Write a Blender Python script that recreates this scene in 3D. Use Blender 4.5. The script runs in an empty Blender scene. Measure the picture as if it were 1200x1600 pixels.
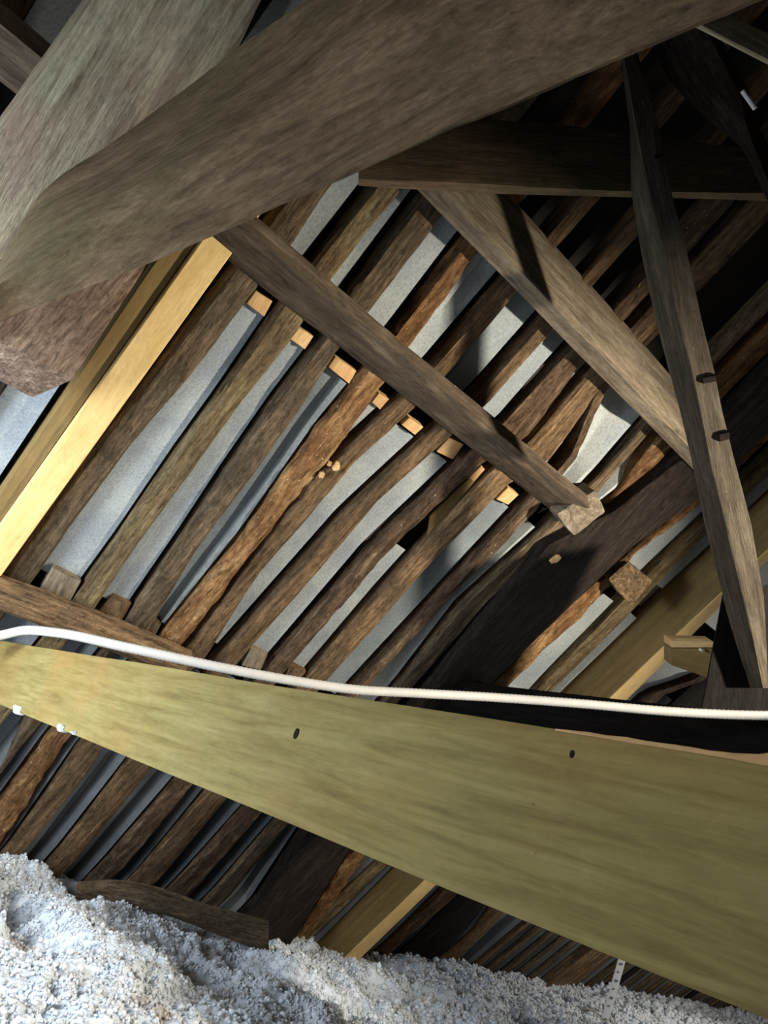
import bpy, math, random
import numpy as np
from mathutils import Vector, Matrix, noise

# ------------------------------------------------------------------ camera
F_PX = 1156.0                                   # focal length in pixels of the 1200x1600 frame
AX = np.array([[.70264331, .44551175, .55480777],      # rows: world X (along the ridge), Y (towards the eaves), Z (up)
               [-.65141345, .08905652, .75347823],     # columns: camera right, down, forward
               [.28627415, -.89083569, .35278732]])
EYE = np.array([0., 0., 1.05])
scene = bpy.context.scene
col = scene.collection
cam = bpy.data.cameras.new('camera')
cam.sensor_fit = 'VERTICAL'; cam.sensor_height = 36.0; cam.lens = 36.0 * F_PX / 1600.0
cam.clip_start = 0.02
co = bpy.data.objects.new('camera', cam); col.objects.link(co)
m = Matrix.Identity(4)
for i in range(3):
    m[i][0] = AX[i][0]; m[i][1] = -AX[i][1]; m[i][2] = -AX[i][2]; m[i][3] = EYE[i]
co.matrix_world = m
scene.camera = co

# ------------------------------------------------------------------ light and exposure
scene.view_settings.view_transform = 'Standard'
scene.view_settings.look = 'None'
scene.view_settings.gamma = 1.0
scene.view_settings.use_curve_mapping = False
scene.view_settings.exposure = 0.0
world = bpy.data.worlds.new('attic_dark'); scene.world = world
world.use_nodes = True
world.node_tree.nodes['Background'].inputs[0].default_value = (.55, .6, .7, 1)
world.node_tree.nodes['Background'].inputs[1].default_value = .02


def lamp(name, kind, loc, power, color, size=.1, aim=None, size_y=None):
    l = bpy.data.lights.new(name, kind); l.energy = power; l.color = color
    if kind == 'AREA':
        l.size = size
        if size_y: l.shape = 'RECTANGLE'; l.size_y = size_y
    else:
        l.shadow_soft_size = size
    o = bpy.data.objects.new(name, l); col.objects.link(o)
    o.location = Vector(loc) + Vector(EYE)
    if aim is not None:
        d = Vector(aim) - Vector(loc)
        o.rotation_euler = d.to_track_quat('-Z', 'Y').to_euler()
    return o


w = lamp('work_lamp', 'SPOT', (2.85, -.45, .95), 680, (1.0, .91, .76), .05, aim=(1.6, 2.6, .40))
w.data.spot_size = math.radians(77); w.data.spot_blend = .7
lamp('hatch_daylight', 'AREA', (-.90, 2.1, .0), 92, (.82, .91, 1.0), .9, aim=(1.6, 3.1, -.6))
lamp('beam_fill', 'POINT', (-.30, -.05, .75), 9, (1.0, .93, .82), .03)  # added fill that lifts the curved beam; no real source there
lamp('far_fill', 'POINT', (6.0, 1.6, .15), 95, (1.0, .92, .80), .05)  # added unseen fill for the far rafters at lower right


# ------------------------------------------------------------------ helpers
TAN = 1.107
TH = math.atan(TAN)
NRM = np.array([0., math.sin(TH), math.cos(TH)])       # outward normal of the roof slope
RC = 3.45                                              # the plane of the rafter faces: Z + TAN*Y = RC
SHEET = .078                                           # lining behind the rafter faces
rnd = random.Random(7)


def ray(px, py): return AX @ np.array([px - 600., py - 800., F_PX]) / F_PX
def at(px, py, z): return ray(px, py) * z + EYE                         # point at forward distance z
def on_roof(px, py, c=RC):
    r = ray(px, py); return r * (c / (r[2] + TAN * r[1])) + EYE
def on_axis(px, py, ax, val):
    r = ray(px, py); return r * (val / r[ax]) + EYE
def RP(x, z, d=0.0):                                                    # on the roof slope: x along, z height (above eye), d outward
    return np.array([x, (RC - z) / TAN, z]) + NRM * d + EYE


def label(o, text, cat, group=None, kind=None):
    o['label'] = text; o['category'] = cat
    if group: o['group'] = group
    if kind: o['kind'] = kind
    return o


def empty(name, loc, text, cat, group=None):
    o = bpy.data.objects.new(name, None); col.objects.link(o)
    o.location = Vector(loc); o.empty_display_size = .05
    return label(o, text, cat, group)


def link(name, me, mat, M, parent=None):
    o = bpy.data.objects.new(name, me); col.objects.link(o)
    if mat: me.materials.append(mat)
    o.matrix_world = M
    if parent is not None:
        o.parent = parent
        o.matrix_parent_inverse = (Matrix.Translation(parent.location) if parent.type == 'EMPTY' else parent.matrix_world).inverted()
    return o


def frame(a, b, up):
    x = (b - a) / np.linalg.norm(b - a)
    y = up - x * np.dot(up, x); y /= np.linalg.norm(y)
    z = np.cross(x, y)
    M = Matrix.Identity(4)
    for i in range(3):
        M[i][0] = x[i]; M[i][1] = y[i]; M[i][2] = z[i]; M[i][3] = a[i]
    return M


def mesh_of(verts, faces, M, smooth=35):
    Mi = np.array(M.inverted())
    v = np.asarray(verts) @ Mi[:3, :3].T + Mi[:3, 3]
    me = bpy.data.meshes.new('mesh')
    me.from_pydata([tuple(p) for p in v], [], faces)
    me.update()
    if smooth:
        me.shade_smooth()
        me.set_sharp_from_angle(angle=math.radians(smooth))
    return me


def spline(st, n, curved):
    st = np.asarray(st, float)
    k = len(st)
    c = st.mean(axis=1)
    d = np.concatenate([[0], np.cumsum(np.linalg.norm(np.diff(c, axis=0), axis=1))])
    t = np.linspace(0, d[-1], n + 1)
    if not curved and k > 2:
        t = np.unique(np.round(np.concatenate([t, d]), 5))
    flat = st.reshape(k, -1)
    if curved and k > 2:
        tang = np.gradient(flat, d, axis=0)
        out = []
        for q in t:
            i = min(max(np.searchsorted(d, q) - 1, 0), k - 2)
            h = d[i + 1] - d[i]; s = (q - d[i]) / h
            out.append((2*s**3 - 3*s**2 + 1) * flat[i] + (s**3 - 2*s**2 + s) * h * tang[i]
                       + (-2*s**3 + 3*s**2) * flat[i+1] + (s**3 - s**2) * h * tang[i+1])
        out = np.array(out)
    else:
        out = np.stack([np.interp(t, d, flat[:, j]) for j in range(flat.shape[1])], axis=1)
    return out.reshape(len(t), 4, 3), t


def loft(name, st, mat, parent=None, seg=24, k=4, chamfer=.1, amp=.002, freq=(2., 14.), wander=0.0, rough=0.0, curved=False, seed=None):
    """a timber through stations of four corners; the length runs along the object's own X"""
    seed = rnd.random() * 100 if seed is None else seed
    S, t = spline(st, seg, curved); seg = len(t) - 1
    verts = []; fr = np.linspace(chamfer, 1 - chamfer, k)
    for i in range(seg + 1):
        c = S[i].mean(axis=0); q = S[i]
        w = np.zeros(3)
        if wander:
            w = wander * np.array(noise.noise_vector(Vector((t[i] * 1.3, seed, 3.1))))
        ring = []
        for s in range(4):
            a, b = q[s], q[(s + 1) % 4]
            for f in fr: ring.append(a + (b - a) * f)
        for p in ring:
            d = p - c; L = np.linalg.norm(d) + 1e-9
            e = d / L
            a = amp * noise.noise(Vector((t[i] * freq[0] + seed, e[0] * 1.7 + seed, e[2] * 1.7 + e[1]))) * 1.6
            if rough:
                a += rough * noise.fractal(Vector((t[i] * freq[1] + seed, p[0] * 40 + e[1] * 1.5, e[2] * 2.5 + seed)), 1.0, 2.0, 4)
            verts.append(p + e * a + w)
    R = 4 * k
    faces = [(i * R + j, i * R + (j + 1) % R, (i + 1) * R + (j + 1) % R, (i + 1) * R + j) for i in range(seg) for j in range(R)]
    faces.append(tuple(range(R - 1, -1, -1))); faces.append(tuple(range(seg * R, seg * R + R)))
    a, b = np.mean(S[0], axis=0), np.mean(S[-1], axis=0)
    up = S[0][3] - S[0][0]
    M = frame(a, b, up)
    me = mesh_of(verts, faces, M)
    # make sure the normals look outwards
    import bmesh
    bm = bmesh.new(); bm.from_mesh(me); bmesh.ops.recalc_face_normals(bm, faces=bm.faces); bm.to_mesh(me); bm.free()
    return link(name, me, mat, M, parent)


def edges3(name, e1, e2, e3, mat, **kw):
    """a timber from three of its long edges (px, py, forward distance); the fourth closes the parallelogram"""
    st = []
    for a, b, c in zip(e1, e2, e3):
        A, B, C = (at(*a), at(*b), at(*c))
        st.append([B, C, A + C - B, A])
    return loft(name, st, mat, **kw)


def box(name, x0, x1, y0, y1, z0, z1, mat, **kw):
    """a timber along its longest side, heights measured from the eye"""
    d = [x1 - x0, y1 - y0, z1 - z0]; ax = d.index(max(d))
    lo = np.array([x0, y0, z0]); hi = np.array([x1, y1, z1])
    b, c = [(1, 2), (2, 0), (0, 1)][ax]
    st = []
    for v in (lo[ax], hi[ax]):
        ring = []
        for s, q in ((0, 0), (1, 0), (1, 1), (0, 1)):
            p = np.zeros(3); p[ax] = v; p[b] = (lo, hi)[s][b]; p[c] = (lo, hi)[q][c]
            ring.append(p + EYE)
        st.append(ring)
    return loft(name, st, mat, **kw)


# ------------------------------------------------------------------ materials
def new_mat(name):
    mt = bpy.data.materials.new(name); mt.use_nodes = True
    nt = mt.node_tree; nt.nodes.clear()
    out = nt.nodes.new('ShaderNodeOutputMaterial'); bs = nt.nodes.new('ShaderNodeBsdfPrincipled')
    nt.links.new(bs.outputs[0], out.inputs[0])
    return mt, nt, bs


def node(nt, typ, **kw):
    n = nt.nodes.new(typ)
    for k_, v in kw.items():
        if k_ in n.inputs: n.inputs[k_].default_value = v
        else: setattr(n, k_, v)
    return n


def ramp(nt, src, stops):
    r = nt.nodes.new('ShaderNodeValToRGB')
    el = r.color_ramp.elements
    while len(el) < len(stops): el.new(.5)
    for e, (p, c) in zip(el, stops):
        e.position = p; e.color = (*c, 1) if len(c) == 3 else c
    nt.links.new(src, r.inputs[0])
    return r


def mix(nt, fac, a, b, mode='MIX'):
    n = nt.nodes.new('ShaderNodeMix'); n.data_type = 'RGBA'; n.blend_type = mode
    for s, v in ((n.inputs[0], fac), (n.inputs[6], a), (n.inputs[7], b)):
        if hasattr(v, 'is_output'): nt.links.new(v, s)
        elif isinstance(v, (int, float)): s.default_value = v
        else: s.default_value = (*v, 1)
    return n.outputs[2]


def coords(nt, scale, offset=True):
    tc = nt.nodes.new('ShaderNodeTexCoord'); src = tc.outputs['Object']
    if offset:
        oi = nt.nodes.new('ShaderNodeObjectInfo')
        ml = node(nt, 'ShaderNodeMath', operation='MULTIPLY'); ml.inputs[1].default_value = 37.0
        nt.links.new(oi.outputs['Random'], ml.inputs[0])
        ad = node(nt, 'ShaderNodeVectorMath', operation='ADD')
        nt.links.new(src, ad.inputs[0]); nt.links.new(ml.outputs[0], ad.inputs[1]); src = ad.outputs[0]
    mp = nt.nodes.new('ShaderNodeMapping'); mp.inputs['Scale'].default_value = scale
    nt.links.new(src, mp.inputs[0])
    return mp.outputs[0]


def noise_tex(nt, vec, scale, detail=6, rough=.6, dist=0.):
    n = node(nt, 'ShaderNodeTexNoise', Scale=scale, Detail=detail, Roughness=rough, Distortion=dist)
    nt.links.new(vec, n.inputs['Vector'])
    return n.outputs[0]


def wood(name, dark, mid, light, stain=None, stain_amt=.6, grain=14., speck=None, speck_at=.70, rough=.85, bump=.5, fine=9., stain_scale=5., vary=.25, streak=(.45, 1.45), crust=.55):
    mt, nt, bs = new_mat(name)
    g = noise_tex(nt, coords(nt, (1.1, grain, grain)), 3.2, 8, .68, .5)
    c = ramp(nt, g, [(.30, dark), (.52, mid), (.74, light)]).outputs[0]
    iso = coords(nt, (1, 1.6, 1.6))
    if stain:
        s = noise_tex(nt, iso, stain_scale, 5, .6, .3)
        f = ramp(nt, s, [(.42, (0, 0, 0)), (.62, (stain_amt,) * 3)]).outputs[0]
        c = mix(nt, f, c, stain)
    sk = noise_tex(nt, coords(nt, (3.0, 55, 55)), 2.0, 5, .75)
    c = mix(nt, 1.0, c, ramp(nt, sk, [(.30, (streak[0],) * 3), (.50, (1, 1, 1)), (.72, (streak[1],) * 3)]).outputs[0], 'MULTIPLY')
    if crust:
        ck = noise_tex(nt, coords(nt, (9, 22, 22)), 3.0, 7, .75, .8)
        c = mix(nt, 1.0, c, ramp(nt, ck, [(.36, (1 - crust,) * 3), (.50, (1, 1, 1)), (.66, (1 + crust * .7,) * 3)]).outputs[0], 'MULTIPLY')
    if speck:
        s = noise_tex(nt, iso, 55., 3, .6)
        f = ramp(nt, s, [(speck_at, (0, 0, 0)), (speck_at + .06, (.8,) * 3)]).outputs[0]
        c = mix(nt, f, c, speck)
    if vary:
        oi = nt.nodes.new('ShaderNodeObjectInfo')
        r = ramp(nt, oi.outputs['Random'], [(0, (1 - vary,) * 3), (1, (1 + vary * .0 + .0,) * 3)]).outputs[0]
        c = mix(nt, 1.0, c, r, 'MULTIPLY')
    nt.links.new(c, bs.inputs['Base Color'])
    bs.inputs['Roughness'].default_value = rough
    bs.inputs['Specular IOR Level'].default_value = .10
    f = noise_tex(nt, coords(nt, (fine, fine * 6, fine * 6)), 2.5, 8, .7)
    ad = node(nt, 'ShaderNodeMath', operation='ADD'); nt.links.new(f, ad.inputs[0]); nt.links.new(g, ad.inputs[1])
    b = node(nt, 'ShaderNodeBump', Strength=bump, Distance=.011); nt.links.new(ad.outputs[0], b.inputs['Height'])
    nt.links.new(b.outputs[0], bs.inputs['Normal'])
    return mt


W_OLD = wood('old_brown_wood', (.045, .029, .016), (.155, .108, .064), (.29, .21, .13), (.07, .058, .038), .7, 13, speck=(.42, .35, .25), speck_at=.72, bump=.8)
W_OLIVE = wood('olive_brown_wood', (.055, .042, .02), (.175, .132, .067), (.28, .22, .12), (.09, .05, .03), .6, 12, speck=(.4, .34, .24), speck_at=.73, bump=.7)
W_DARK = wood('near_black_wood', (.008, .0055, .004), (.022, .016, .012), (.045, .034, .026), (.015, .011, .009), .6, 10, speck=(.2, .17, .13), speck_at=.76, bump=.6)
W_RED = wood('reddish_brown_wood', (.06, .034, .016), (.20, .125, .064), (.36, .235, .13), (.085, .06, .038), .6, 15, speck=(.45, .35, .22), speck_at=.71, bump=.8)
W_ROT = wood('crumbling_orange_wood', (.07, .03, .012), (.33, .18, .075), (.62, .42, .21), (.16, .075, .035), .75, 7, speck=(.75, .6, .38), speck_at=.66, bump=1.0, fine=22, stain_scale=9)
W_ROTD = wood('crumbling_brown_wood', (.045, .027, .016), (.18, .115, .067), (.42, .30, .19), (.08, .05, .032), .7, 9, speck=(.6, .48, .33), speck_at=.67, bump=1.0, fine=22, stain_scale=9)
W_NEW = wood('new_yellow_softwood', (.55, .36, .13), (.68, .48, .20), (.76, .56, .26), (.60, .40, .17), .4, 8, rough=.7, bump=.15, vary=0, streak=(.88, 1.08), crust=.12)
W_NEWSIDE = wood('brown_shaded_softwood', (.15, .095, .035), (.20, .13, .05), (.26, .175, .075), (.16, .12, .05), .5, 9, rough=.75, bump=.2, vary=0, speck=(.4, .33, .2), speck_at=.76, streak=(.88, 1.08), crust=.12)  # brown boards; on the new boards' sides this colour holds their shade
W_GREEN = wood('green_treated_softwood', (.14, .105, .032), (.225, .18, .064), (.29, .24, .10), (.26, .155, .05), .65, 16, speck=(.11, .08, .04), speck_at=.74, rough=.7, bump=.2, stain_scale=2.2, vary=0, streak=(.88, 1.08), crust=.10)
W_PALE = wood('pale_weathered_wood', (0.18, 0.1425, 0.09), (0.45, 0.405, 0.2775), (0.645, 0.585, 0.42), (0.36, 0.255, 0.1875), .8, 12, speck=(.08, .06, .04), speck_at=.72, bump=.6, stain_scale=2.6, vary=0, streak=(.62, 1.28), crust=.26)
W_BEAM = wood('dusty_dark_oak', (.075, .05, .03), (.17, .115, .068), (.28, .20, .125), (.105, .088, .045), .75, 7, speck=(.45, .38, .27), speck_at=.73, bump=.5, stain_scale=2, vary=0, streak=(.62, 1.28), crust=.26)
W_GREY = wood('grey_brown_weathered_wood', (0.0875, 0.06875, 0.0475), (0.25, 0.2, 0.1375), (0.425, 0.35, 0.25), (0.1625, 0.125, 0.0875), .5, 10, speck=(.5, .44, .33), speck_at=.73, bump=.6, vary=0, streak=(.62, 1.28), crust=.26)
W_PURL = wood('dusty_purlin_wood', (.04, .028, .02), (.13, .095, .062), (.30, .225, .15), (.075, .055, .04), .6, 6, speck=(.45, .36, .24), speck_at=.70, bump=.8, vary=0, streak=(.62, 1.28), crust=.26)
W_STUB = wood('pinkish_sawn_oak', (.09, .055, .035), (.20, .135, .092), (.33, .25, .18), (.15, .10, .075), .6, 9, speck=(.5, .42, .3), speck_at=.72, bump=.7, vary=0)
W_BRACE = wood('dim_brace_wood', (0.028, 0.0224, 0.0154), (0.0735, 0.0595, 0.0406), (0.126, 0.105, 0.0735), (0.0525, 0.0385, 0.028), .5, 10, speck=(.4, .34, .25), speck_at=.73, bump=.6, vary=0, streak=(.62, 1.28), crust=.26)  # grey-brown wood with darkened colour, offsetting the close lamp on the brace
W_BLACK = wood('darkened_black_wood', (0.0027, 0.00225, 0.0018), (0.0063, 0.00495, 0.00405), (0.0126, 0.0099, 0.0081), None, .6, 10, speck=(0.054, 0.045, 0.036), speck_at=.76, bump=.6)  # colour darkened so tie beam and post stay black near the lamp
W_BLOCK = wood('fresh_cut_wood', (.45, .26, .11), (.62, .41, .19), (.72, .52, .28), (.50, .27, .12), .5, 5, bump=.3, vary=.2, streak=(.88, 1.08), crust=.12)


def sheet_mat(name='dull_galvanised_lining', tint=(.72, .74, .80), tint2=(1, 1, .97)):
    mt, nt, bs = new_mat(name)
    v = coords(nt, (1, 1, 1))
    a = noise_tex(nt, v, 130., 4, .7); b = noise_tex(nt, v, 4., 4, .6)
    c = ramp(nt, a, [(.30, (.24, .262, .27)), (.52, (.375, .40, .39)), (.72, (.47, .49, .47))]).outputs[0]
    f = ramp(nt, b, [(.4, tint), (.65, tint2)]).outputs[0]
    c = mix(nt, 1.0, c, f, 'MULTIPLY')
    nt.links.new(c, bs.inputs['Base Color'])
    bs.inputs['Roughness'].default_value = .55; bs.inputs['Metallic'].default_value = .15
    bu = node(nt, 'ShaderNodeBump', Strength=.15, Distance=.003); nt.links.new(a, bu.inputs['Height']); nt.links.new(bu.outputs[0], bs.inputs['Normal'])
    return mt


M_SHEET = sheet_mat()
M_TEAL = sheet_mat('shaded_blue_lining', (.42, .45, .50), (.60, .64, .66))  # darker blue copy of the lining, shade put into the tint
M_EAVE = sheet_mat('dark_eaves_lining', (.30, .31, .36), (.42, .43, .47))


def fluff_mat():
    mt, nt, bs = new_mat('loose_white_insulation')
    v = coords(nt, (1, 1, 1), False)
    a = noise_tex(nt, v, 90., 5, .7); b = noise_tex(nt, v, 3.2, 5, .65, .4)
    c = ramp(nt, a, [(.28, (.56, .61, .67)), (.55, (.67, .73, .80)), (.8, (.76, .82, .88))]).outputs[0]
    f = ramp(nt, b, [(.33, (.58, .48, .40)), (.42, (1, 1, 1))]).outputs[0]
    c = mix(nt, 1.0, c, f, 'MULTIPLY')
    nt.links.new(c, bs.inputs['Base Color'])
    bs.inputs['Roughness'].default_value = 1.0; bs.inputs['Specular IOR Level'].default_value = .05
    bs.inputs['Subsurface Weight'].default_value = .7; bs.inputs['Subsurface Radius'].default_value = (1, 1, 1); bs.inputs['Subsurface Scale'].default_value = .02
    bu = node(nt, 'ShaderNodeBump', Strength=.6, Distance=.01); nt.links.new(a, bu.inputs['Height']); nt.links.new(bu.outputs[0], bs.inputs['Normal'])
    return mt


M_FLUFF = fluff_mat()


def plain(name, colr, rough=.6, scale=60., var=.12):
    mt, nt, bs = new_mat(name)
    a = noise_tex(nt, coords(nt, (1, 1, 1)), scale, 4, .6)
    lo = tuple(x * (1 - var) for x in colr); hi = tuple(min(1, x * (1 + var)) for x in colr)
    nt.links.new(ramp(nt, a, [(.3, lo), (.7, hi)]).outputs[0], bs.inputs['Base Color'])
    bs.inputs['Roughness'].default_value = rough
    return mt


M_SARK = plain('dark_boarding', (.025, .02, .016), .9, 12., .4)  # near-black boarding for the roof backing and outer walls
M_FLOOR = plain('dusty_ceiling_back', (.20, .15, .11), .95, 9., .4)
M_CABLE = plain('white_plastic_conduit', (.55, .53, .49), .45, 30., .06)
M_PAPER = plain('white_card', (.80, .80, .78), .8, 20., .03)
M_INK = plain('grey_ink', (.18, .18, .20), .8, 20., .05)
M_STEEL = plain('bright_steel', (.7, .7, .68), .35, 20., .05)


# ------------------------------------------------------------------ the setting
def struct(name, verts, faces, mat):
    me = mesh_of(np.array(verts) + EYE, faces, Matrix.Identity(4), 0)
    o = link(name, me, mat, Matrix.Identity(4)); o['kind'] = 'structure'
    return o


def slab(name, quad, thick, mat):
    q = np.array(quad, float); n = np.cross(q[1] - q[0], q[3] - q[0]); n /= np.linalg.norm(n)
    v = np.concatenate([q, q + n * thick])
    return struct(name, v, [(3, 2, 1, 0), (4, 5, 6, 7), (0, 1, 5, 4), (1, 2, 6, 5), (2, 3, 7, 6), (3, 0, 4, 7)], mat)


CB = RC + .16 / math.cos(TH)
ZR = 3.0
XF = 11.5
def yb(z): return (CB - z) / TAN
ceiling = slab('ceiling', [(-1.6, yb(-1.05), -1.05), (XF, yb(-1.05), -1.05), (XF, yb(ZR), ZR), (-1.6, yb(ZR), ZR)], -.03, M_SARK)
YR = yb(ZR)
slab('wall_rear', [(-1.6, YR, ZR), (XF, YR, ZR), (XF, YR - 3.66, -1.05), (-1.6, YR - 3.66, -1.05)], -.03, M_SARK)
slab('floor', [(-1.6, -2.9, -1.05), (XF, -2.9, -1.05), (XF, yb(-1.05), -1.05), (-1.6, yb(-1.05), -1.05)], -.05, M_FLOOR)
slab('wall_far', [(XF, -2.9, -1.05), (XF, -2.9, ZR), (XF, 4.4, ZR), (XF, 4.4, -1.05)], -.05, M_SARK)
slab('wall_near', [(-1.6, -2.9, -1.05), (-1.6, 4.4, -1.05), (-1.6, 4.4, ZR), (-1.6, -2.9, ZR)], -.05, M_SARK)

# ------------------------------------------------------------------ rafters
ZB, ZT = -1.02, 2.9
def edge_profile(pts, c=RC):
    p = np.array([on_roof(x, y, c) - EYE for x, y in pts])
    o = np.argsort(p[:, 2]); return p[o, 2], p[o, 0]


RAFT = {}   # key: function z -> (x left, x right)


def rafter(key, text, L, R, mat, c=RC, depth=.085, rot=0., amp=.004, seg=60, z0=ZB, z1=ZT, k=4, name='rafter', cat='rafter', group=None, chamfer=.13, wander=.006):
    zl, xl = edge_profile(L, c); zr, xr = edge_profile(R, c)
    f = lambda z: (float(np.interp(z, zl, xl)), float(np.interp(z, zr, xr)))
    RAFT[key] = f
    off = -(RC - c) * math.cos(TH)
    zs = sorted(set([z0, z1] + [float(z) for z in list(zl) + list(zr) if z0 < z < z1]))
    st = []
    for z in zs:
        a, b = f(z)
        zz = z
        # the point of the lower plane with this height, then the depth outwards
        pt = lambda x, d: np.array([x, (c - zz) / TAN, zz]) + NRM * d + EYE
        st.append([pt(a, 0), pt(b, 0), pt(b, depth - off * 0), pt(a, depth)])
    o = loft(name, st, mat, seg=seg, k=k, chamfer=chamfer, amp=amp, rough=rot, wander=wander)
    return label(o, text, cat, group)


TABLE = {
'A': ('dark rough rafter just right of the new yellow board', [(350,440),(280,533),(142,712),(20,880)], [(500,312),(460,377),(380,480),(305,580),(205,700),(105,830),(60,895)], W_OLD, 0),
'B': ('olive-brown smooth rafter between the first and second grey strips right of the yellow board', [(580,297),(495,405),(440,477),(342,620),(280,705),(187,840),(112,942)], [(625,302),(575,362),(525,430),(455,532),(380,625),(302,737),(205,870),(145,957)], W_OLIVE, 0),
'C': ('flaky grey-brown rafter left of the dark blue-grey strip, third past the yellow board', [(662,307),(550,455),(505,532),(430,630),(355,737),(290,835),(192,977)], [(687,345),(582,482),(525,555),(465,647),(402,735),(305,865),(227,992),(42,1122),(0,1202)], W_OLD, .003),
'D': ('badly rotted orange-brown rafter with crumbling surface, left of centre', [(732,372),(622,515),(575,575),(500,665),(380,835),(252,995),(82,1137),(0,1250)], [(749,397),(650,532),(600,605),(515,717),(380,882),(295,997),(110,1150),(8,1307)], W_ROT, .010),
'E': ('brown pole rafter with a pale yellow streak, right of the rotted orange one', [(790,440),(687,560),(632,622),(480,760),(305,997),(130,1155),(15,1320)], [(810,457),(707,580),(650,640),(555,725),(407,897),(320,1030),(160,1172),(140,1207),(52,1318)], W_RED, .001),
'F': ('tan-brown rafter under the doubled yellow spacer block', [(850,500),(750,612),(692,667),(540,807),(380,987),(202,1187),(95,1325)], [(865,517),(767,630),(710,682),(592,787),(392,1015),(240,1200),(125,1337)], W_RED, .001),
'G': ('splintered dark red-brown rafter left of the loose brown offcut', [(870,575),(795,660),(740,710),(580,860),(417,1050),(277,1215),(165,1345)], [(905,575),(830,680),(760,725),(597,875),(455,1042),(300,1227),(200,1352)], W_ROTD, .006),
'H': ('plain red-brown rafter left of the dark teal-grey strip', [(900,610),(830,690),(765,742),(600,922),(480,1062),(325,1232),(220,1360)], [(940,610),(860,720),(795,760),(660,900),(515,1062),(360,1245),(250,1377)], W_RED, 0),
'I': ('frayed rafter with a pale broken lower end above the white conduit', [(925,622),(892,707),(822,790),(705,915),(565,1065),(385,1257),(282,1372)], [(952,605),(900,720),(835,805),(720,920),(600,1047),(415,1267),(305,1392)], W_ROTD, .007),
'J': ('last thin brown rafter left of the wide black principal rafter', [(1010,660),(930,752),(845,835),(720,947),(625,1070),(435,1277),(337,1390)], [(1020,672),(937,770),(857,850),(765,940),(650,1072),(455,1287),(360,1400)], W_OLD, 0),
}
SIDE = {'X3': -.62, 'X2': -.42, 'X1': -.24, 'X0': -.02}
for i, (kx, x) in enumerate(SIDE.items()):
    zl = 1.5
    RAFT[kx] = (lambda z, x=x: (x, x + .085))
    st = [[RP(x, z), RP(x + .085, z), RP(x + .085, z, .085), RP(x, z, .085)] for z in (ZB, ZT)]
    o = loft('rafter', st, W_OLD, seg=40, chamfer=.13, amp=.004, wander=.006)
    label(o, ['brown rafter hidden beyond the left edge, far from the pale principal', 'brown rafter just outside the left edge of the view',
              'dark rafter at the very top left corner beside the small grey strip', 'brown rafter hidden behind the pale principal rafter at top left'][i], 'rafter')
for kx, (text, L, R, mat, rot) in TABLE.items():
    rafter(kx, text, L, R, mat, rot=max(rot, .0016), seg=170 if rot > .002 else 110, k=6 if rot > .002 else 5)
# new yellow board and its left side, whose shade is in the colour
rafter('Y0', 'olive-brown left side of the new yellow board, shade put into its colour', [(227,431),(0,771)], [(292,400),(0,818)], W_NEWSIDE, c=RC - .03, depth=.10, amp=.001, chamfer=.04, wander=0)
rafter('Y', 'new clean yellow softwood rafter board at left, reaching up to the curved beam', [(385,277),(298,400),(0,821)], [(450,277),(360,400),(2,900)], W_NEW, c=RC - .06, depth=.12, amp=.0, chamfer=.03, wander=0)
# short rotted rafter above the black principal, seen only over the purlin
rafter('K0', 'short orange rotted rafter above the purlin stub, left of the black principal', [(1030,685),(955,782)], [(1050,705),(965,792)], W_ROT, rot=.006, seg=60, z0=1.28, k=5)
# principal rafter of the far truss
rafter('P2', 'wide black principal rafter carrying the end of the dark purlin', [(1065,720),(962,800),(860,852),(750,985),(682,1075),(485,1300),(407,1417)], [(1092,782),(990,857),(900,940),(775,1062),(546,1329),(452,1480)], W_DARK, c=RC - .10, depth=.17, amp=.006, name='principal_rafter', cat='rafter', chamfer=.06)
rafter('K', 'torn orange rafter with stringy broken wood, right of the black principal', [(1090,783),(963,885),(903,940),(823,1005),(775,1067),(549,1329),(455,1480)], [(1092,795),(1000,860),(905,968),(802,1067),(575,1337),(470,1480)], W_ROT, rot=.011, seg=150, k=6)
rafter('L', 'thin dark rafter between the torn orange rafter and the doubled new board', [(1120,800),(1020,895),(850,1070),(640,1300)], [(1135,810),(1040,905),(870,1075),(655,1310)], W_OLIVE, depth=.085)
# doubled new board: two planks set on edge, sides coloured with their shade, the lower face bright
def solve_c(back, front):
    xb = on_roof(*back, RC + SHEET / math.cos(TH))[0]
    return xb / (on_roof(*front, 1.0)[0])
cM = float(np.mean([solve_c((875, 1075), (958, 1085)), solve_c((1108, 837), (1129, 925))]))
cM = max(3.12, min(3.38, cM))
nb = empty('doubled_rafter', RP(3.5, -.6, 0), 'new doubled softwood rafter, brown side with a seam and bright yellow lower edge', 'rafter')
pl = edge_profile([(1129,925),(958,1085),(668,1372),(543,1495)], cM); pr = edge_profile([(1129,940),(988,1087),(684,1379),(552,1510)], cM)
fl = lambda z: float(np.interp(z, *pl)); fr_ = lambda z: float(np.interp(z, *pr))
RAFT['M'] = lambda z: (fl(z), fr_(z))
dM = (RC + SHEET / math.cos(TH) - cM) * math.cos(TH) + .01
ptM = lambda x, z, d: np.array([x, (cM - z) / TAN, z]) + NRM * d + EYE
zsM = [ZB, -.5, 0., .5, 1., 1.5, ZT]
h = dM * .5
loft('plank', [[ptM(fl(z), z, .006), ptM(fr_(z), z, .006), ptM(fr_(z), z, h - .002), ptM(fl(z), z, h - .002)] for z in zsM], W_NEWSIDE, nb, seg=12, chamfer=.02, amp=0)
loft('plank', [[ptM(fl(z) + .006, z, h + .002), ptM(fr_(z), z, h + .002), ptM(fr_(z), z, dM), ptM(fl(z) + .006, z, dM)] for z in zsM], W_NEWSIDE, nb, seg=12, chamfer=.02, amp=0)
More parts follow.
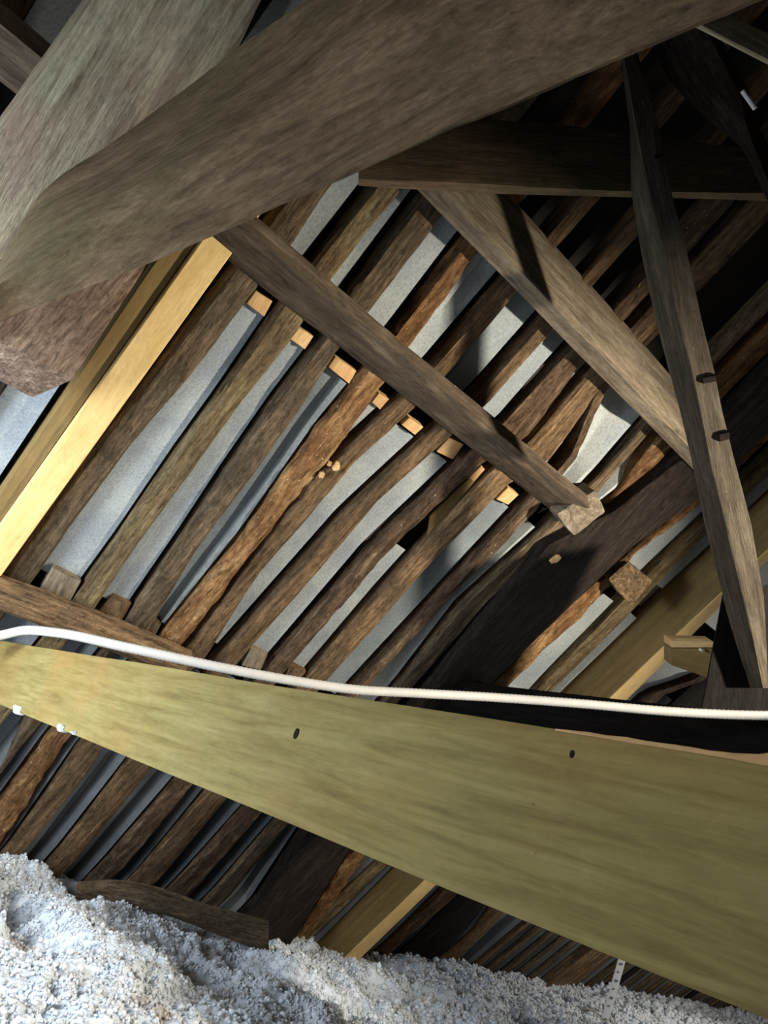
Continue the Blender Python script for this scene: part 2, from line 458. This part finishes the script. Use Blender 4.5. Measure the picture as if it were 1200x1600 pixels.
e_ = loft('lower_edge', [[ptM(fl(z), z, 0), ptM(fr_(z), z, 0), ptM(fr_(z), z, .006), ptM(fl(z), z, .006)] for z in zsM], W_NEW, nb, seg=12, chamfer=.02, amp=0)
e_['label'] = 'bright yellow planed lower edge'

# rafters further along, seen under the green beam
rafter('N', 'pale knotted rafter just right of the doubled new rafter', [(1085,1060),(1010,1085),(697,1382),(620,1460)], [(1100,1065),(1040,1087),(717,1395),(630,1475)], W_ROTD, rot=.005, seg=90, k=5)
rafter('O', 'broad black rafter under the green beam, right of the white-flecked one', [(720,1395),(662,1457)], [(762,1410),(700,1485)], W_DARK, amp=.006)
rafter('Q', 'light brown rafter beside the broad black one near the insulation', [(768,1415),(740,1455)], [(795,1425),(690,1530)], W_RED)
x = 4.86; FAR = []; NL = NR = 0
NTH = 'first second third fourth fifth sixth seventh eighth ninth tenth eleventh twelfth thirteenth fourteenth fifteenth sixteenth seventeenth eighteenth nineteenth twentieth twenty-first twenty-second twenty-third twenty-fourth twenty-fifth twenty-sixth twenty-seventh twenty-eighth'.split()
r2 = random.Random(3)
while x < 10.6:
    w = r2.uniform(.07, .10)
    if 5.75 < x < 5.95:
        st = [[RP(x, z, -.05), RP(x + .30, z, -.05), RP(x + .30, z, .085), RP(x, z, .085)] for z in (ZB, ZT)]
        o = loft('principal_rafter', st, W_RED, seg=20, amp=.006, chamfer=.06)
        label(o, 'broad brown principal rafter behind the white depth marker', 'rafter')
        w = .30
    else:
        st = [[RP(x, z), RP(x + w, z), RP(x + w, z, .085), RP(x, z, .085)] for z in (ZB, ZT)]
        o = loft('rafter', st, r2.choice([W_OLD, W_RED, W_DARK, W_OLD]), seg=20, amp=.004, chamfer=.13, wander=.006)
        if x < 5.8:
            label(o, 'dim rafter under the green beam, %s to the right of the light brown one' % NTH[NL], 'rafter', 'dim rafters left of the depth marker'); NL += 1
        else:
            label(o, 'distant thin rafter, %s to the right of the broad brown principal' % NTH[NR], 'rafter', 'distant rafters right of the depth marker'); NR += 1
    RAFT['F%d' % len(FAR)] = (lambda z, a=x, b=x + w: (a, b)); FAR.append('F%d' % len(FAR))
    x += w + r2.uniform(.07, .12)

# ------------------------------------------------------------------ grey lining strips between the rafters (parts of the ceiling)
FLAT = [(0, .030), (.5, .034), (1, .040)]
FOLD = [(0, .040), (.34, .044), (.42, .026), (1, .036)]
LIP = [(0, .004), (.50, .004), (.58, .008), (.9, .048), (1, .052)]
DIP = [(0, .045), (.25, .014), (.74, .022), (.82, .046), (1, .05)]
EAVE = [(0, .0), (.60, .004), (.66, .008), (.80, .045), (1, .060)]
HIGH = [(0, .03), (.5, .034), (1, .040)]


def strip(xa, xb, z0, z1, prof, wave=.004, gap=.014, mat=None):
    n = max(6, int((z1 - z0) / .05)); sd = rnd.random() * 50
    verts = []; k = len(prof)
    for i in range(n + 1):
        z = z0 + (z1 - z0) * i / n
        a, b = xa(z) - .012, xb(z) - gap
        for u, h_ in prof:
            wv = wave * noise.noise(Vector((z * 2.2 + sd, u * 1.3, sd)))
            uu = u + .05 * noise.noise(Vector((z * 1.7, sd, u * 3))) * (0 < u < 1)
            verts.append(RP(a + (b - a) * uu, z, SHEET - h_ - wv))
    V = list(verts) + [np.array(v) + NRM * .0015 for v in verts]
    N = len(verts); faces = []
    for i in range(n):
        for j in range(k - 1):
            q = (i * k + j, i * k + j + 1, (i + 1) * k + j + 1, (i + 1) * k + j)
            faces.append(q); faces.append(tuple(N + t for t in reversed(q)))
        for j, s in ((0, 1), (k - 1, -1)):
            q = (i * k + j, (i + 1) * k + j, N + (i + 1) * k + j, N + i * k + j)
            faces.append(q if s > 0 else tuple(reversed(q)))
    for i, s in ((0, -1), (n, 1)):
        for j in range(k - 1):
            q = (i * k + j, i * k + j + 1, N + i * k + j + 1, N + i * k + j)
            faces.append(q if s > 0 else tuple(reversed(q)))
    M = frame(np.array(V[0]), np.array(V[n * k]), np.array([1., 0, 0]))
    me = mesh_of(V, faces, M, 25)
    return link('lining_strip', me, mat or M_SHEET, M, ceiling)


order = ['X3', 'X2', 'X1', 'X0', 'GAP', 'Y0', 'Y', 'A', 'B', 'C', 'D', 'E', 'F', 'G', 'H', 'I', 'J', 'P2', 'K', 'L', 'M', 'N', 'O', 'Q'] + FAR
RAFT['GAP'] = lambda z: (.20, .27)
st = [[RP(.20, z), RP(.27, z), RP(.27, z, .085), RP(.20, z, .085)] for z in (ZB, ZT)]
label(loft('rafter', st, W_DARK, seg=40, amp=.004, wander=.005), 'dark rafter left of the wide blue-grey strip under the cut timber end', 'rafter')
PROF = {'A': FLAT, 'B': FOLD, 'C': DIP, 'D': FLAT, 'E': FOLD, 'F': HIGH, 'G': HIGH, 'H': FLAT, 'I': LIP, 'J': LIP, 'K': HIGH, 'L': LIP, 'M': LIP}
MGAP = {'A': .016, 'B': .02, 'C': .012, 'D': .03, 'E': .03, 'F': .036, 'G': .03, 'H': .034, 'I': .03, 'J': .03}
MIDTOP = {'A': 1.27, 'B': 1.27, 'C': 1.26, 'D': 1.26, 'E': 1.25, 'F': 1.25, 'G': .95, 'H': 1.25, 'I': 1.25, 'J': 1.25}
for a, b in zip(order[:-1], order[1:]):
    if (a, b) in (('Y0', 'Y'), ('Y', 'A'), ('P2', 'K')): continue
    fa, fb = RAFT[a], RAFT[b]
    xa = lambda z, f=fa: f(z)[1]
    xb = lambda z, f=fb: f(z)[0]
    far = a in FAR or a in ('N', 'O', 'Q')
    lo_p = DIP if not far else LIP
    if far:
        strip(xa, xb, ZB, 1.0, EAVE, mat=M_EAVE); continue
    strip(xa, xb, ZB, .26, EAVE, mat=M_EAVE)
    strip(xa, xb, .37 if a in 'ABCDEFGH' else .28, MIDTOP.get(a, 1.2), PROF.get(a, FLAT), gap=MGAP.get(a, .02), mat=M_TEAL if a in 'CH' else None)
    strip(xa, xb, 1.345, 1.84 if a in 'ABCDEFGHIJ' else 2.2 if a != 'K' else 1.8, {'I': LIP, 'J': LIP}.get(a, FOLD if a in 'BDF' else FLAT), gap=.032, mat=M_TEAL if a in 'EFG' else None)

# ------------------------------------------------------------------ spacer blocks and noggins
def block(name, quad, mat, text, cat, c=RC + .03, depth=.05, group=None, **kw):
    """front face from four corners in order round, pushed outwards"""
    q = [on_roof(x_, y_, c) for x_, y_ in quad]
    mid = lambda a, b, t: a + (b - a) * t
    st = [[q[0], q[1], q[1] + NRM * depth, q[0] + NRM * depth], [q[3], q[2], q[2] + NRM * depth, q[3] + NRM * depth]]
    o = loft(name, st, mat, seg=4, k=3, chamfer=kw.get('chamfer', .06), amp=.001)
    return label(o, text, cat, group)


ORD = [('first', [(400,455),(426,471),(413,495),(386,474)]), ('second', [(467,512),(490,526),(477,546),(453,529)]),
       ('third', [(525,558),(557,580),(546,600),(514,574)]), ('fourth', [(592,614),(608,624),(594,640),(581,628)]),
       ('fifth', [(640,653),(662,668),(649,680),(628,664)])]
for nth, q in ORD:
    block('spacer_block', q, W_BLOCK, 'fresh tan spacer block under the dark purlin, %s counted from the yellow board' % nth, 'block', group='spacer blocks below the purlin')
block('spacer_block', [(702,684),(725,695),(708,718),(683,706)], W_BLOCK, 'yellow doubled spacer block under the middle of the dark purlin', 'block', c=RC + .01, group='spacer blocks below the purlin')
block('spacer_block', [(752,728),(758,734),(741,752),(732,747)], W_BLOCK, 'tiny orange spacer block on the brown offcut, below the dark purlin', 'block', c=RC + .02, group='spacer blocks below the purlin')
block('spacer_block', [(794,762),(811,774),(795,789),(776,780)], W_BLOCK, 'yellow spacer block topping the dark teal-grey strip, nearest the black principal', 'block', c=RC + .02, group='spacer blocks below the purlin')
block('offcut_board', [(733,748),(757,734),(668,842),(672,807)], W_NEWSIDE, 'loose brown board offcut covering the top of a grey strip', 'board', c=RC + .035, depth=.012)
block('noggin', [(82,888),(126,909),(108,942),(62,922)], W_GREY, 'pale olive noggin at the foot of the first grey strip, above the conduit', 'block', c=RC + .015)
block('noggin', [(172,935),(205,946),(192,975),(150,962)], W_RED, 'rounded reddish noggin at the foot of the second grey strip', 'block', c=RC + .02, chamfer=.25)
block('noggin', [(235,968),(252,978),(240,1000),(222,990)], W_OLD, 'dark brown noggin at the foot of the third grey strip', 'block', c=RC + .02, chamfer=.2)
block('noggin', [(392,1014),(418,1024),(408,1046),(378,1040)], W_GREY, 'pale noggin touching the green beam under the sixth grey strip', 'block', c=RC + .015)
block('noggin', [(453,1040),(478,1050),(468,1064),(446,1056)], W_RED, 'small reddish noggin above the conduit where the seventh strip ends', 'block', c=RC + .015)

# ------------------------------------------------------------------ purlins
def purlin(name, ar, up, lo, x0, x1, c, mat, text, **kw):
    A = np.array([on_roof(*p, c) - EYE for p in ar]); ya, za = A[:, 1].mean(), A[:, 2].mean()
    zu = np.mean([(on_axis(*p, 1, ya) - EYE)[2] for p in up]); yl = np.mean([(on_axis(*p, 2, za) - EYE)[1] for p in lo])
    print('purlin', name, ya, za, zu, yl)
    st = [[np.array([x, ya, za]) + EYE, np.array([x, yl, za]) + EYE, np.array([x, yl, zu]) + EYE, np.array([x, ya, zu]) + EYE] for x in np.linspace(x0, x1, 6)]
    o = loft(name, st, mat, **kw)
    return label(o, text, 'purlin')


purlin('purlin', [(500,455),(625,552),(762,668)], [(542,460),(650,550),(780,655)], [(440,477),(580,580),(740,707)], -.45, 2.34, RC - .2, W_PURL,
       'dark dusty purlin crossing the middle of the rafters, ending at the black principal', seg=60, amp=.006, wander=.008, rough=.002, chamfer=.08)
purlin('purlin', [(750,357),(942,557),(1050,668)], [(850,368),(950,475),(1045,575)], [(747,393),(815,467),(950,600)], .86, 2.86, RC - .2, W_GREY,
       'upper grey-brown squared purlin running behind the leaning brace', seg=40, amp=.003, chamfer=.05)
lp = on_roof(100, 960, RC - .05) - EYE
box('purlin', .2, 1.35, lp[1] - .05, lp[1] + .06, lp[2] - .06, lp[2] + .05, W_RED, seg=30, amp=.008, rough=.004, chamfer=.15)
label(bpy.context.scene.collection.objects[-1], 'reddish brown lower purlin behind the white conduit at left', 'purlin')

# ------------------------------------------------------------------ the near green beam, its ledge, the far tie beam
gb = empty('tie_beam', np.array([.76, 1.2, -.066]) + EYE, 'broad green-tinted new tie beam crossing the foreground', 'beam')
box('timber', .73, .80, -.9, 3.04, -.0655, .1345, W_GREEN, parent=gb, seg=40, amp=.0015, chamfer=.025)
tb = box('tie_beam', 2.60, 2.76, -.6, 2.66, .395, .643, W_BLACK, seg=30, amp=.005, chamfer=.05)
label(tb, 'black old tie beam behind the green beam at right', 'beam')
torn = loft('torn_edge', [[np.array([.7285, y_, .1335]) + EYE, np.array([.7285, y_, .1362 + d_]) + EYE, np.array([.742, y_, .1362 + d_]) + EYE, np.array([.742, y_, .1335]) + EYE]
                          for y_, d_ in zip(np.linspace(.54, .29, 12), [0, .001, .002, .0015, .003, .002, .0025, .003, .0022, .003, .006, .014])], W_BLOCK, gb, seg=40, k=3, amp=.0008, rough=.0012)
torn['label'] = 'splintered pale orange top edge'
kn = at(462, 1146, .98)
def disc(name, px, py, xplane, r, mat, parent, text=None, sq=1.6):
    c = on_axis(px, py, 0, xplane); v = []; n = 10
    for s in (0, .004):
        for i in range(n):
            a_ = 2 * math.pi * i / n
            v.append(c + np.array([s, math.cos(a_) * r, math.sin(a_) * r * sq]))
    f = [tuple(range(n)), tuple(range(2 * n - 1, n - 1, -1))] + [(i, n + i, n + (i + 1) % n, (i + 1) % n) for i in range(n)]
    M = Matrix.Translation(Vector(c)); o = link(name, mesh_of(v, f, M), mat, M, parent)
    return o
disc('knot', 462, 1146, .7285, .0055, W_DARK, gb); disc('knot', 893, 1178, .7285, .0028, W_DARK, gb)

# ------------------------------------------------------------------ the pale principal at top left and the curved beam
def zon(px, py, c): return (px, py, float(c / (ray(px, py)[2] + TAN * ray(px, py)[1])))
CP = 2.98
P1 = edges3('principal_rafter',
    [zon(x_, y_, CP + .17) for x_, y_ in [(215,-130),(125,0),(0,180),(-130,370),(-150,392)]],
    [zon(x_, y_, CP) for x_, y_ in [(237,-130),(146,0),(0,208),(-120,380),(-140,400)]],
    [zon(x_, y_, CP) for x_, y_ in [(480,-130),(410,0),(300,230),(200,385),(180,412)]], W_PALE, seg=40, k=5, amp=.004, rough=.0015, chamfer=.04)
label(P1, 'broad pale grey-green principal rafter in the upper left, behind the curved beam', 'rafter')
sb = edges3('timber_stub', [zon(90,330,CP + .14), zon(-95,478,CP + .10)], [zon(258,372,CP + .14), zon(114,592,CP + .10)], [zon(196,400,CP + .34), zon(50,621,CP + .30)], W_STUB, seg=20, k=6, amp=.004, rough=.002, chamfer=.03)
label(sb, 'reddish brown sawn timber end below the left end of the curved beam', 'timber')
up_ = [(-60,500),(0,408),(60,300),(175,215),(300,118),(385,48),(460,0),(560,-60),(700,-140),(900,-250),(1050,-330)]
ar_ = [(-60,515),(0,440),(85,385),(200,308),(340,225),(500,135),(600,65),(700,0),(850,-85),(1050,-180),(1250,-270)]
lo_ = [(-60,540),(10,500),(100,468),(230,420),(390,355),(560,283),(700,220),(830,168),(1000,92),(1200,5),(1400,-80)]
zz_ = [1.66,1.64,1.60,1.55,1.48,1.40,1.33,1.26,1.16,1.05,.98]
CB_ = edges3('curved_beam', [(x_, y_, z + .13) for (x_, y_), z in zip(up_, zz_)], [(x_, y_, z) for (x_, y_), z in zip(ar_, zz_)],
             [(x_, y_, z + .08) for (x_, y_), z in zip(lo_, zz_)], W_BEAM, seg=90, k=8, amp=.006, rough=.002, chamfer=.07, curved=True)
label(CB_, 'huge naturally curved dark beam sweeping across the top', 'beam')

# ------------------------------------------------------------------ braces at upper right
cl = edges3('wind_brace',
    [(560,168,2.06),(770,185,2.17),(1000,208,2.32),(1220,238,2.46)],
    [(560,277,2.00),(770,288,2.11),(1000,299,2.26),(1220,301,2.40)],
    [(560,290,2.05),(770,303,2.16),(1000,309,2.31),(1220,315,2.45)], W_BEAM, seg=30, amp=.004, rough=.001, chamfer=.05)
label(cl, 'level dark brace timber below the curved beam at upper right', 'brace')
bl = [(968,60),(975,120),(985,200),(985,300),(1000,392),(1023,498),(1042,575),(1060,642),(1077,712),(1100,820),(1129,933),(1172,1075)]
ba = [(968,60),(980,120),(993,200),(1013,300),(1037,396),(1058,496),(1080,580),(1093,640),(1107,712),(1135,820),(1162,933),(1192,1075)]
br = [(990,60),(1007,120),(1031,200),(1052,300),(1076,396),(1098,498),(1118,580),(1130,642),(1146,712),(1174,820),(1194,933),(1202,1075)]
bz = [2.00,2.02,2.06,2.10,2.15,2.20,2.24,2.28,2.32,2.39,2.46,2.56]
brace = empty('leaning_brace', at(1190, 1075, 2.56), 'long leaning brace post with notches at right, dark left side', 'brace')
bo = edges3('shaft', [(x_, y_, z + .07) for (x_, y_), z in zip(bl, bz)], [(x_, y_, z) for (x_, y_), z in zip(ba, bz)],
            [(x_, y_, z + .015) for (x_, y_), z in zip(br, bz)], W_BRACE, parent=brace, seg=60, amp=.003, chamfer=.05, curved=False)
for q, z in (([(1098,588),(1118,585),(1119,596),(1099,600)], 2.243), ([(1124,676),(1140,673),(1140,686),(1125,690)], 2.297), ([(1022,242),(1040,239),(1041,245),(1023,249)], 2.075)):
    P = [at(x_, y_, z) for x_, y_ in q]; dv = ray(q[0][0], q[0][1]) * .03
    loft('peg', [[P[0], P[3], P[3] + dv, P[0] + dv], [P[1], P[2], P[2] + dv, P[1] + dv]], W_DARK, brace, seg=4, k=3, chamfer=.2, amp=.001)
# foot of the truss post behind the brace
ft = edges3('truss_post', [(1128,930,2.60),(1115,1000,2.62),(1094,1112,2.65)], [(1130,930,2.58),(1117,1000,2.60),(1096,1112,2.63)], [(1260,900,2.66),(1260,1000,2.68),(1260,1112,2.71)], W_BLACK, seg=10, amp=.003, chamfer=.04)
label(ft, 'black post foot standing on the old tie beam at right', 'post')
cb = edges3('curved_brace', [(1015,60,2.06),(1050,133,2.09),(1104,187,2.12),(1158,232,2.15),(1192,300,2.18),(1225,400,2.2)],
            [(1095,40,1.98),(1152,142,2.01),(1163,190,2.04),(1175,225,2.07),(1200,290,2.10),(1235,390,2.12)],
            [(1120,40,2.02),(1172,142,2.05),(1186,190,2.08),(1200,225,2.11),(1225,280,2.14),(1255,380,2.16)], W_DARK, seg=24, amp=.004, chamfer=.08, curved=True)
label(cb, 'dark curved brace in the upper right corner', 'brace')
tp = edges3('pale_rail', [(1044,-21,1.30),(1148,27,1.36),(1300,97,1.48)], [(1000,-7,1.28),(1104,46,1.34),(1256,124,1.46)], [(1000,0,1.33),(1103,52,1.39),(1255,130,1.51)], W_PALE, seg=12, amp=.001, chamfer=.06)
label(tp, 'pale tan timber emerging behind the curved beam at the top right', 'timber')
pg = at(1160, 142, 1.95); pg2 = at(1180, 170, 1.95)
def tube(name, pts, r, mat, parent=None, sides=10, rings=0.0, cap=True):
    P = np.array(pts, float); n = len(P); verts = []
    t0 = P[1] - P[0]; ref = np.array([0, 0, 1.]) if abs(t0[2]) < .8 * np.linalg.norm(t0) else np.array([1., 0, 0])
    for i in range(n):
        t = P[min(i + 1, n - 1)] - P[max(i - 1, 0)]; t /= np.linalg.norm(t)
        b = np.cross(t, ref); b /= np.linalg.norm(b); u = np.cross(b, t)
        rr = r * (1 + (rings if i % 2 else 0))
        for j in range(sides):
            a_ = 2 * math.pi * j / sides
            verts.append(P[i] + (b * math.cos(a_) + u * math.sin(a_)) * rr)
    f = [(i * sides + j, i * sides + (j + 1) % sides, (i + 1) * sides + (j + 1) % sides, (i + 1) * sides + j) for i in range(n - 1) for j in range(sides)]
    f += [tuple(range(sides - 1, -1, -1)), tuple(range((n - 1) * sides, n * sides))]
    M = Matrix.Translation(Vector(P[0]))
    return link(name, mesh_of(verts, f, M, 50), mat, M, parent)
label(tube('peg', [pg, (pg + pg2) / 2, pg2], .006, M_PAPER), 'bright white peg in the dark upper right corner', 'peg')

# ------------------------------------------------------------------ purlin stubs and chips
def chunk(name, face, z, back, mat, text, cat, **kw):
    P = [at(x_, y_, z) for x_, y_ in face]
    st = [[P[0], P[1], P[2], P[3]], [p + np.array(back) for p in P]]
    return label(loft(name, st, mat, seg=6, **kw), text, cat)
z1_ = float((AX.T @ (on_roof(905, 800, RC - .19) - EYE))[2])
chunk('purlin_stub', [(870,803),(930,766),(945,800),(897,838)], z1_, (.05, .13, .10), W_GREY, 'square brown purlin stub end on the black principal rafter', 'block', k=6, chamfer=.04, amp=.003, rough=.003)
z2_ = float((AX.T @ (on_roof(985, 910, RC - .12) - EYE))[2])
chunk('purlin_stub', [(950,905),(982,878),(1020,908),(987,947)], z2_, (.04, .12, .09), W_RED, 'rough brown stub on the torn orange rafter, right of the black principal', 'block', k=6, chamfer=.06, amp=.003, rough=.004)
z3_ = float((AX.T @ (on_roof(872, 872, RC - .125) - EYE))[2])
chunk('wood_chip', [(858,882),(868,868),(878,870),(872,878)], z3_, (.0, .012, .012), W_BLOCK, 'small fresh orange wood chip stuck on the black principal', 'chip', k=3, chamfer=.2, amp=.002)
for i, (px, py, s) in enumerate([(503,742,5), (526,728,7), (515,724,4)]):
    zc = float((AX.T @ (on_roof(px, py, RC - .02) - EYE))[2])
    chunk('wood_chip', [(px - s, py + s), (px - s * .3, py - s), (px + s, py - s * .4), (px + s * .5, py + s)], zc, (.004, .016, .012), W_BLOCK,
          ['yellow wood crumb lodged below the rotted orange rafter, lowest of three', 'orange wood crumb beside the rotted orange rafter, rightmost of three', 'tiny tan crumb between the two larger crumbs by the rotted rafter'][i], 'chip', k=3, chamfer=.2, amp=.003)
for i, (px, py, s_) in enumerate([(27,1108,7), (95,1137,6), (114,1144,4)]):
    r_ = ray(px, py); zc = .722 / r_[0]
    chunk('fluff_tuft', [(px - s_, py + s_), (px - s_, py - s_), (px + s_, py - s_ * .4), (px + s_ * .8, py + s_)], zc, (.012, 0, 0), M_FLUFF,
          'white fluff tuft caught on the lower edge of the green beam, %s from the left' % ['first', 'second', 'third'][i], 'fluff', k=3, chamfer=.2, amp=.004)
# plywood cleat with a screw, right of the doubled rafter
cleat = empty('plywood_cleat', at(1085, 1010, 2.9), 'brown plywood cleat with a screw, right of the doubled new rafter', 'cleat')
q = [at(1050, 1014, 2.95), at(1114, 1014, 2.86), at(1114, 1062, 2.90), at(1050, 1040, 2.99)]
dv = np.array([.02, .05, .03])
loft('panel', [[q[0], q[3], q[3] + dv, q[0] + dv], [q[1], q[2], q[2] + dv, q[1] + dv]], W_NEWSIDE, cleat, seg=4, k=3, chamfer=.04, amp=.0)
q = [at(1050, 1001, 2.94), at(1115, 1003, 2.85), at(1114, 1012, 2.85), at(1050, 1012, 2.94)]
e_ = loft('edge', [[q[0], q[3], q[3] + dv, q[0] + dv], [q[1], q[2], q[2] + dv, q[1] + dv]], W_BLOCK, cleat, seg=4, k=3, chamfer=.05, amp=.0)
e_['label'] = 'bright orange cut edge'
s0 = at(1097, 1017, 2.85)
tube('screw', [s0, s0 + np.array([.006, .012, .008])], .006, M_STEEL, cleat, 8)

# ------------------------------------------------------------------ white conduit
path = [(-60,1003,2.48),(0,993,2.44),(40,985,2.40),(90,989,2.36),(200,1012,2.28),(350,1044,2.28),(460,1064,2.33),(550,1077,2.38),(650,1083,2.44),(760,1089,2.5),(900,1099,2.5),(1050,1112,2.46),(1150,1117,2.42),(1260,1119,2.36),(1500,1122,2.1),(1800,1112,1.8)]
pts = np.array([at(*p) for p in path]); d = np.concatenate([[0], np.cumsum(np.linalg.norm(np.diff(pts, axis=0), axis=1))])
tt = np.linspace(0, d[-1], 520)
tang = np.gradient(pts, d, axis=0)
cp = []
for q_ in tt:
    i = min(max(np.searchsorted(d, q_) - 1, 0), len(d) - 2); hh = d[i + 1] - d[i]; s = (q_ - d[i]) / hh
    cp.append((2*s**3 - 3*s**2 + 1) * pts[i] + (s**3 - 2*s**2 + s) * hh * tang[i] + (-2*s**3 + 3*s**2) * pts[i+1] + (s**3 - s**2) * hh * tang[i+1])
label(tube('conduit', cp, .0145, M_CABLE, None, 10, .10), 'white ribbed plastic conduit lying along the top of the green beam', 'conduit')

# ------------------------------------------------------------------ wall plate, depth marker
wp = edges3('wall_plate', [(120,1378,3.28),(180,1374,3.32),(250,1384,3.38),(320,1408,3.46),(420,1436,3.56)],
            [(120,1392,3.24),(180,1388,3.28),(250,1398,3.34),(320,1426,3.42),(420,1462,3.52)],
            [(120,1425,3.26),(180,1420,3.30),(250,1430,3.36),(320,1455,3.44),(420,1495,3.54)], W_OLD, seg=24, amp=.006, chamfer=.12, curved=True)
label(wp, 'grey-brown wall plate log half buried in the white insulation at left', 'timber')
mk = empty('depth_marker', at(941, 1580, 4.6), 'white card insulation depth marker standing in the fluff at lower right', 'marker')
a0, a1 = at(971, 1480, 4.7), at(940, 1590, 4.55)
wd = (at(983, 1482, 4.7) - a0); dv = ray(960, 1530) * .004
loft('card', [[a0, a0 + wd, a0 + wd + dv, a0 + dv], [a1, a1 + wd, a1 + wd + dv, a1 + dv]], M_PAPER, mk, seg=6, k=2, chamfer=.02, amp=0)
for i in range(7):
    f = .10 + i * .12
    p = a0 + (a1 - a0) * f + wd * .30 - dv * .3; e = (a1 - a0) * (.035 if i % 2 else .025); w2 = wd * (.45 if i % 2 else .3)
    loft('tick', [[p, p + w2, p + w2 + dv * .4, p + dv * .4], [p + e, p + w2 + e, p + w2 + e + dv * .4, p + e + dv * .4]], M_INK, mk, seg=1, k=2, chamfer=.02, amp=0)

# ------------------------------------------------------------------ loose insulation
def base_h(X, Y):
    h = np.interp(X, [-2, .9, 1.3, 2.2, 3.0, 4.0, 12.], [-.69, -.69, -.69, -.80, -.86, -.86, -.88])
    return h - .02 * np.clip(3.3 - Y, 0, 3)


def vnoise(X, Y, sc, seed):
    rs = np.random.RandomState(seed); G = rs.rand(512, 512)
    x_, y_ = X * sc + 50, Y * sc + 50
    xi, yi = np.floor(x_).astype(int), np.floor(y_).astype(int); fx, fy = x_ - xi, y_ - yi
    fx = fx * fx * (3 - 2 * fx); fy = fy * fy * (3 - 2 * fy)
    g = lambda a, b: G[a % 512, b % 512]
    return (g(xi, yi) * (1 - fx) + g(xi + 1, yi) * fx) * (1 - fy) + (g(xi, yi + 1) * (1 - fx) + g(xi + 1, yi + 1) * fx) * fy


def height(X, Y):
    h = base_h(X, Y)
    h = h + .09 * (vnoise(X, Y, 2.2, 1) - .5) + .06 * (vnoise(X, Y, 5.5, 2) - .5) + .05 * (vnoise(X, Y, 13, 3) - .5)
    h = h + .03 * (vnoise(X, Y, 31, 4) - .5) + .016 * (vnoise(X, Y, 70, 5) - .5)
    pit = np.clip((vnoise(X, Y, 4.2, 8) - .66) * 6, 0, 1)
    return np.maximum(h - pit * .09, -1.0)


xs = np.concatenate([np.arange(-1.2, .6, .06), np.arange(.6, 3.6, .0125), np.arange(3.6, 11.3, .04)])
ys = np.concatenate([np.arange(-2.2, 1.4, .08), np.arange(1.4, 4.02, .0125)])
GX, GY = np.meshgrid(xs, ys, indexing='ij')
GZ = height(GX, GY)
ymax = (RC - GZ) / TAN + .05                      # stop at the roof slope
GY2 = np.minimum(GY, ymax)
V = np.stack([GX, GY2, GZ], -1).reshape(-1, 3)
nx, ny = GX.shape
I, J = np.meshgrid(np.arange(nx - 1), np.arange(ny - 1), indexing='ij')
Q = np.stack([I * ny + J, (I + 1) * ny + J, (I + 1) * ny + J + 1, I * ny + J + 1], -1).reshape(-1, 4)
# clumps: jittered octahedral balls of fluff
rs = np.random.RandomState(11)
base = []
for a_ in np.linspace(0, 2 * math.pi, 6, endpoint=False):
    base += [(math.cos(a_) * .8, math.sin(a_) * .8, -.35), (math.cos(a_ + .5) * .75, math.sin(a_ + .5) * .75, .4)]
base = np.array([(0, 0, -.8)] + base + [(0, 0, .95)])
tri = []
for i in range(6):
    a_, b_ = 1 + 2 * i, 2 + 2 * i; c_, d_ = 1 + 2 * ((i + 1) % 6), 2 + 2 * ((i + 1) % 6)
    tri += [(0, c_, a_), (a_, c_, b_), (b_, c_, d_), (b_, d_, 13)]
tri = np.array(tri)
def scatter(n, x0, x1, y0, y1, s0, s1):
    X = rs.uniform(x0, x1, n); Y = rs.uniform(y0, y1, n)
    Z = height(X, Y); ok = Y < (RC - Z) / TAN - .01
    X, Y, Z = X[ok], Y[ok], Z[ok]; n = len(X)
    s = rs.uniform(s0, s1, n) * (1 + .8 * (rs.rand(n) > .9))
    jit = 1 + rs.uniform(-.35, .35, (n, len(base), 1))
    P = base[None] * jit * s[:, None, None] * rs.uniform(.7, 1.2, (n, 1, 3))
    P = P + np.stack([X, Y, Z + s * .2], -1)[:, None, :]
    return P.reshape(-1, 3), n
parts = [scatter(60000, .7, 3.2, 1.5, 3.95, .003, .008), scatter(24000, 3.0, 6.5, 1.6, 3.95, .006, .013), scatter(6000, 6.3, 11, 2.4, 4.0, .015, .028)]
Vc = np.concatenate([p[0] for p in parts]); nc = sum(p[1] for p in parts)
Tc = (tri[None] + (np.arange(nc) * len(base))[:, None, None] + len(V)).reshape(-1, 3)
allv = np.concatenate([V, Vc]) + EYE
me = bpy.data.meshes.new('fluff')
me.vertices.add(len(allv)); me.vertices.foreach_set('co', allv.astype(np.float32).ravel())
loops = np.concatenate([Q.ravel(), Tc.ravel()]).astype(np.int32)
me.loops.add(len(loops)); me.loops.foreach_set('vertex_index', loops)
starts = np.concatenate([np.arange(len(Q)) * 4, len(Q) * 4 + np.arange(len(Tc)) * 3]).astype(np.int32)
me.polygons.add(len(starts)); me.polygons.foreach_set('loop_start', starts)
me.update(calc_edges=True); me.validate()
me.shade_smooth()
fl_o = link('loose_insulation', me, M_FLUFF, Matrix.Identity(4))
label(fl_o, 'fluffy white blown-in insulation heaped over the attic floor', 'insulation', kind='stuff')
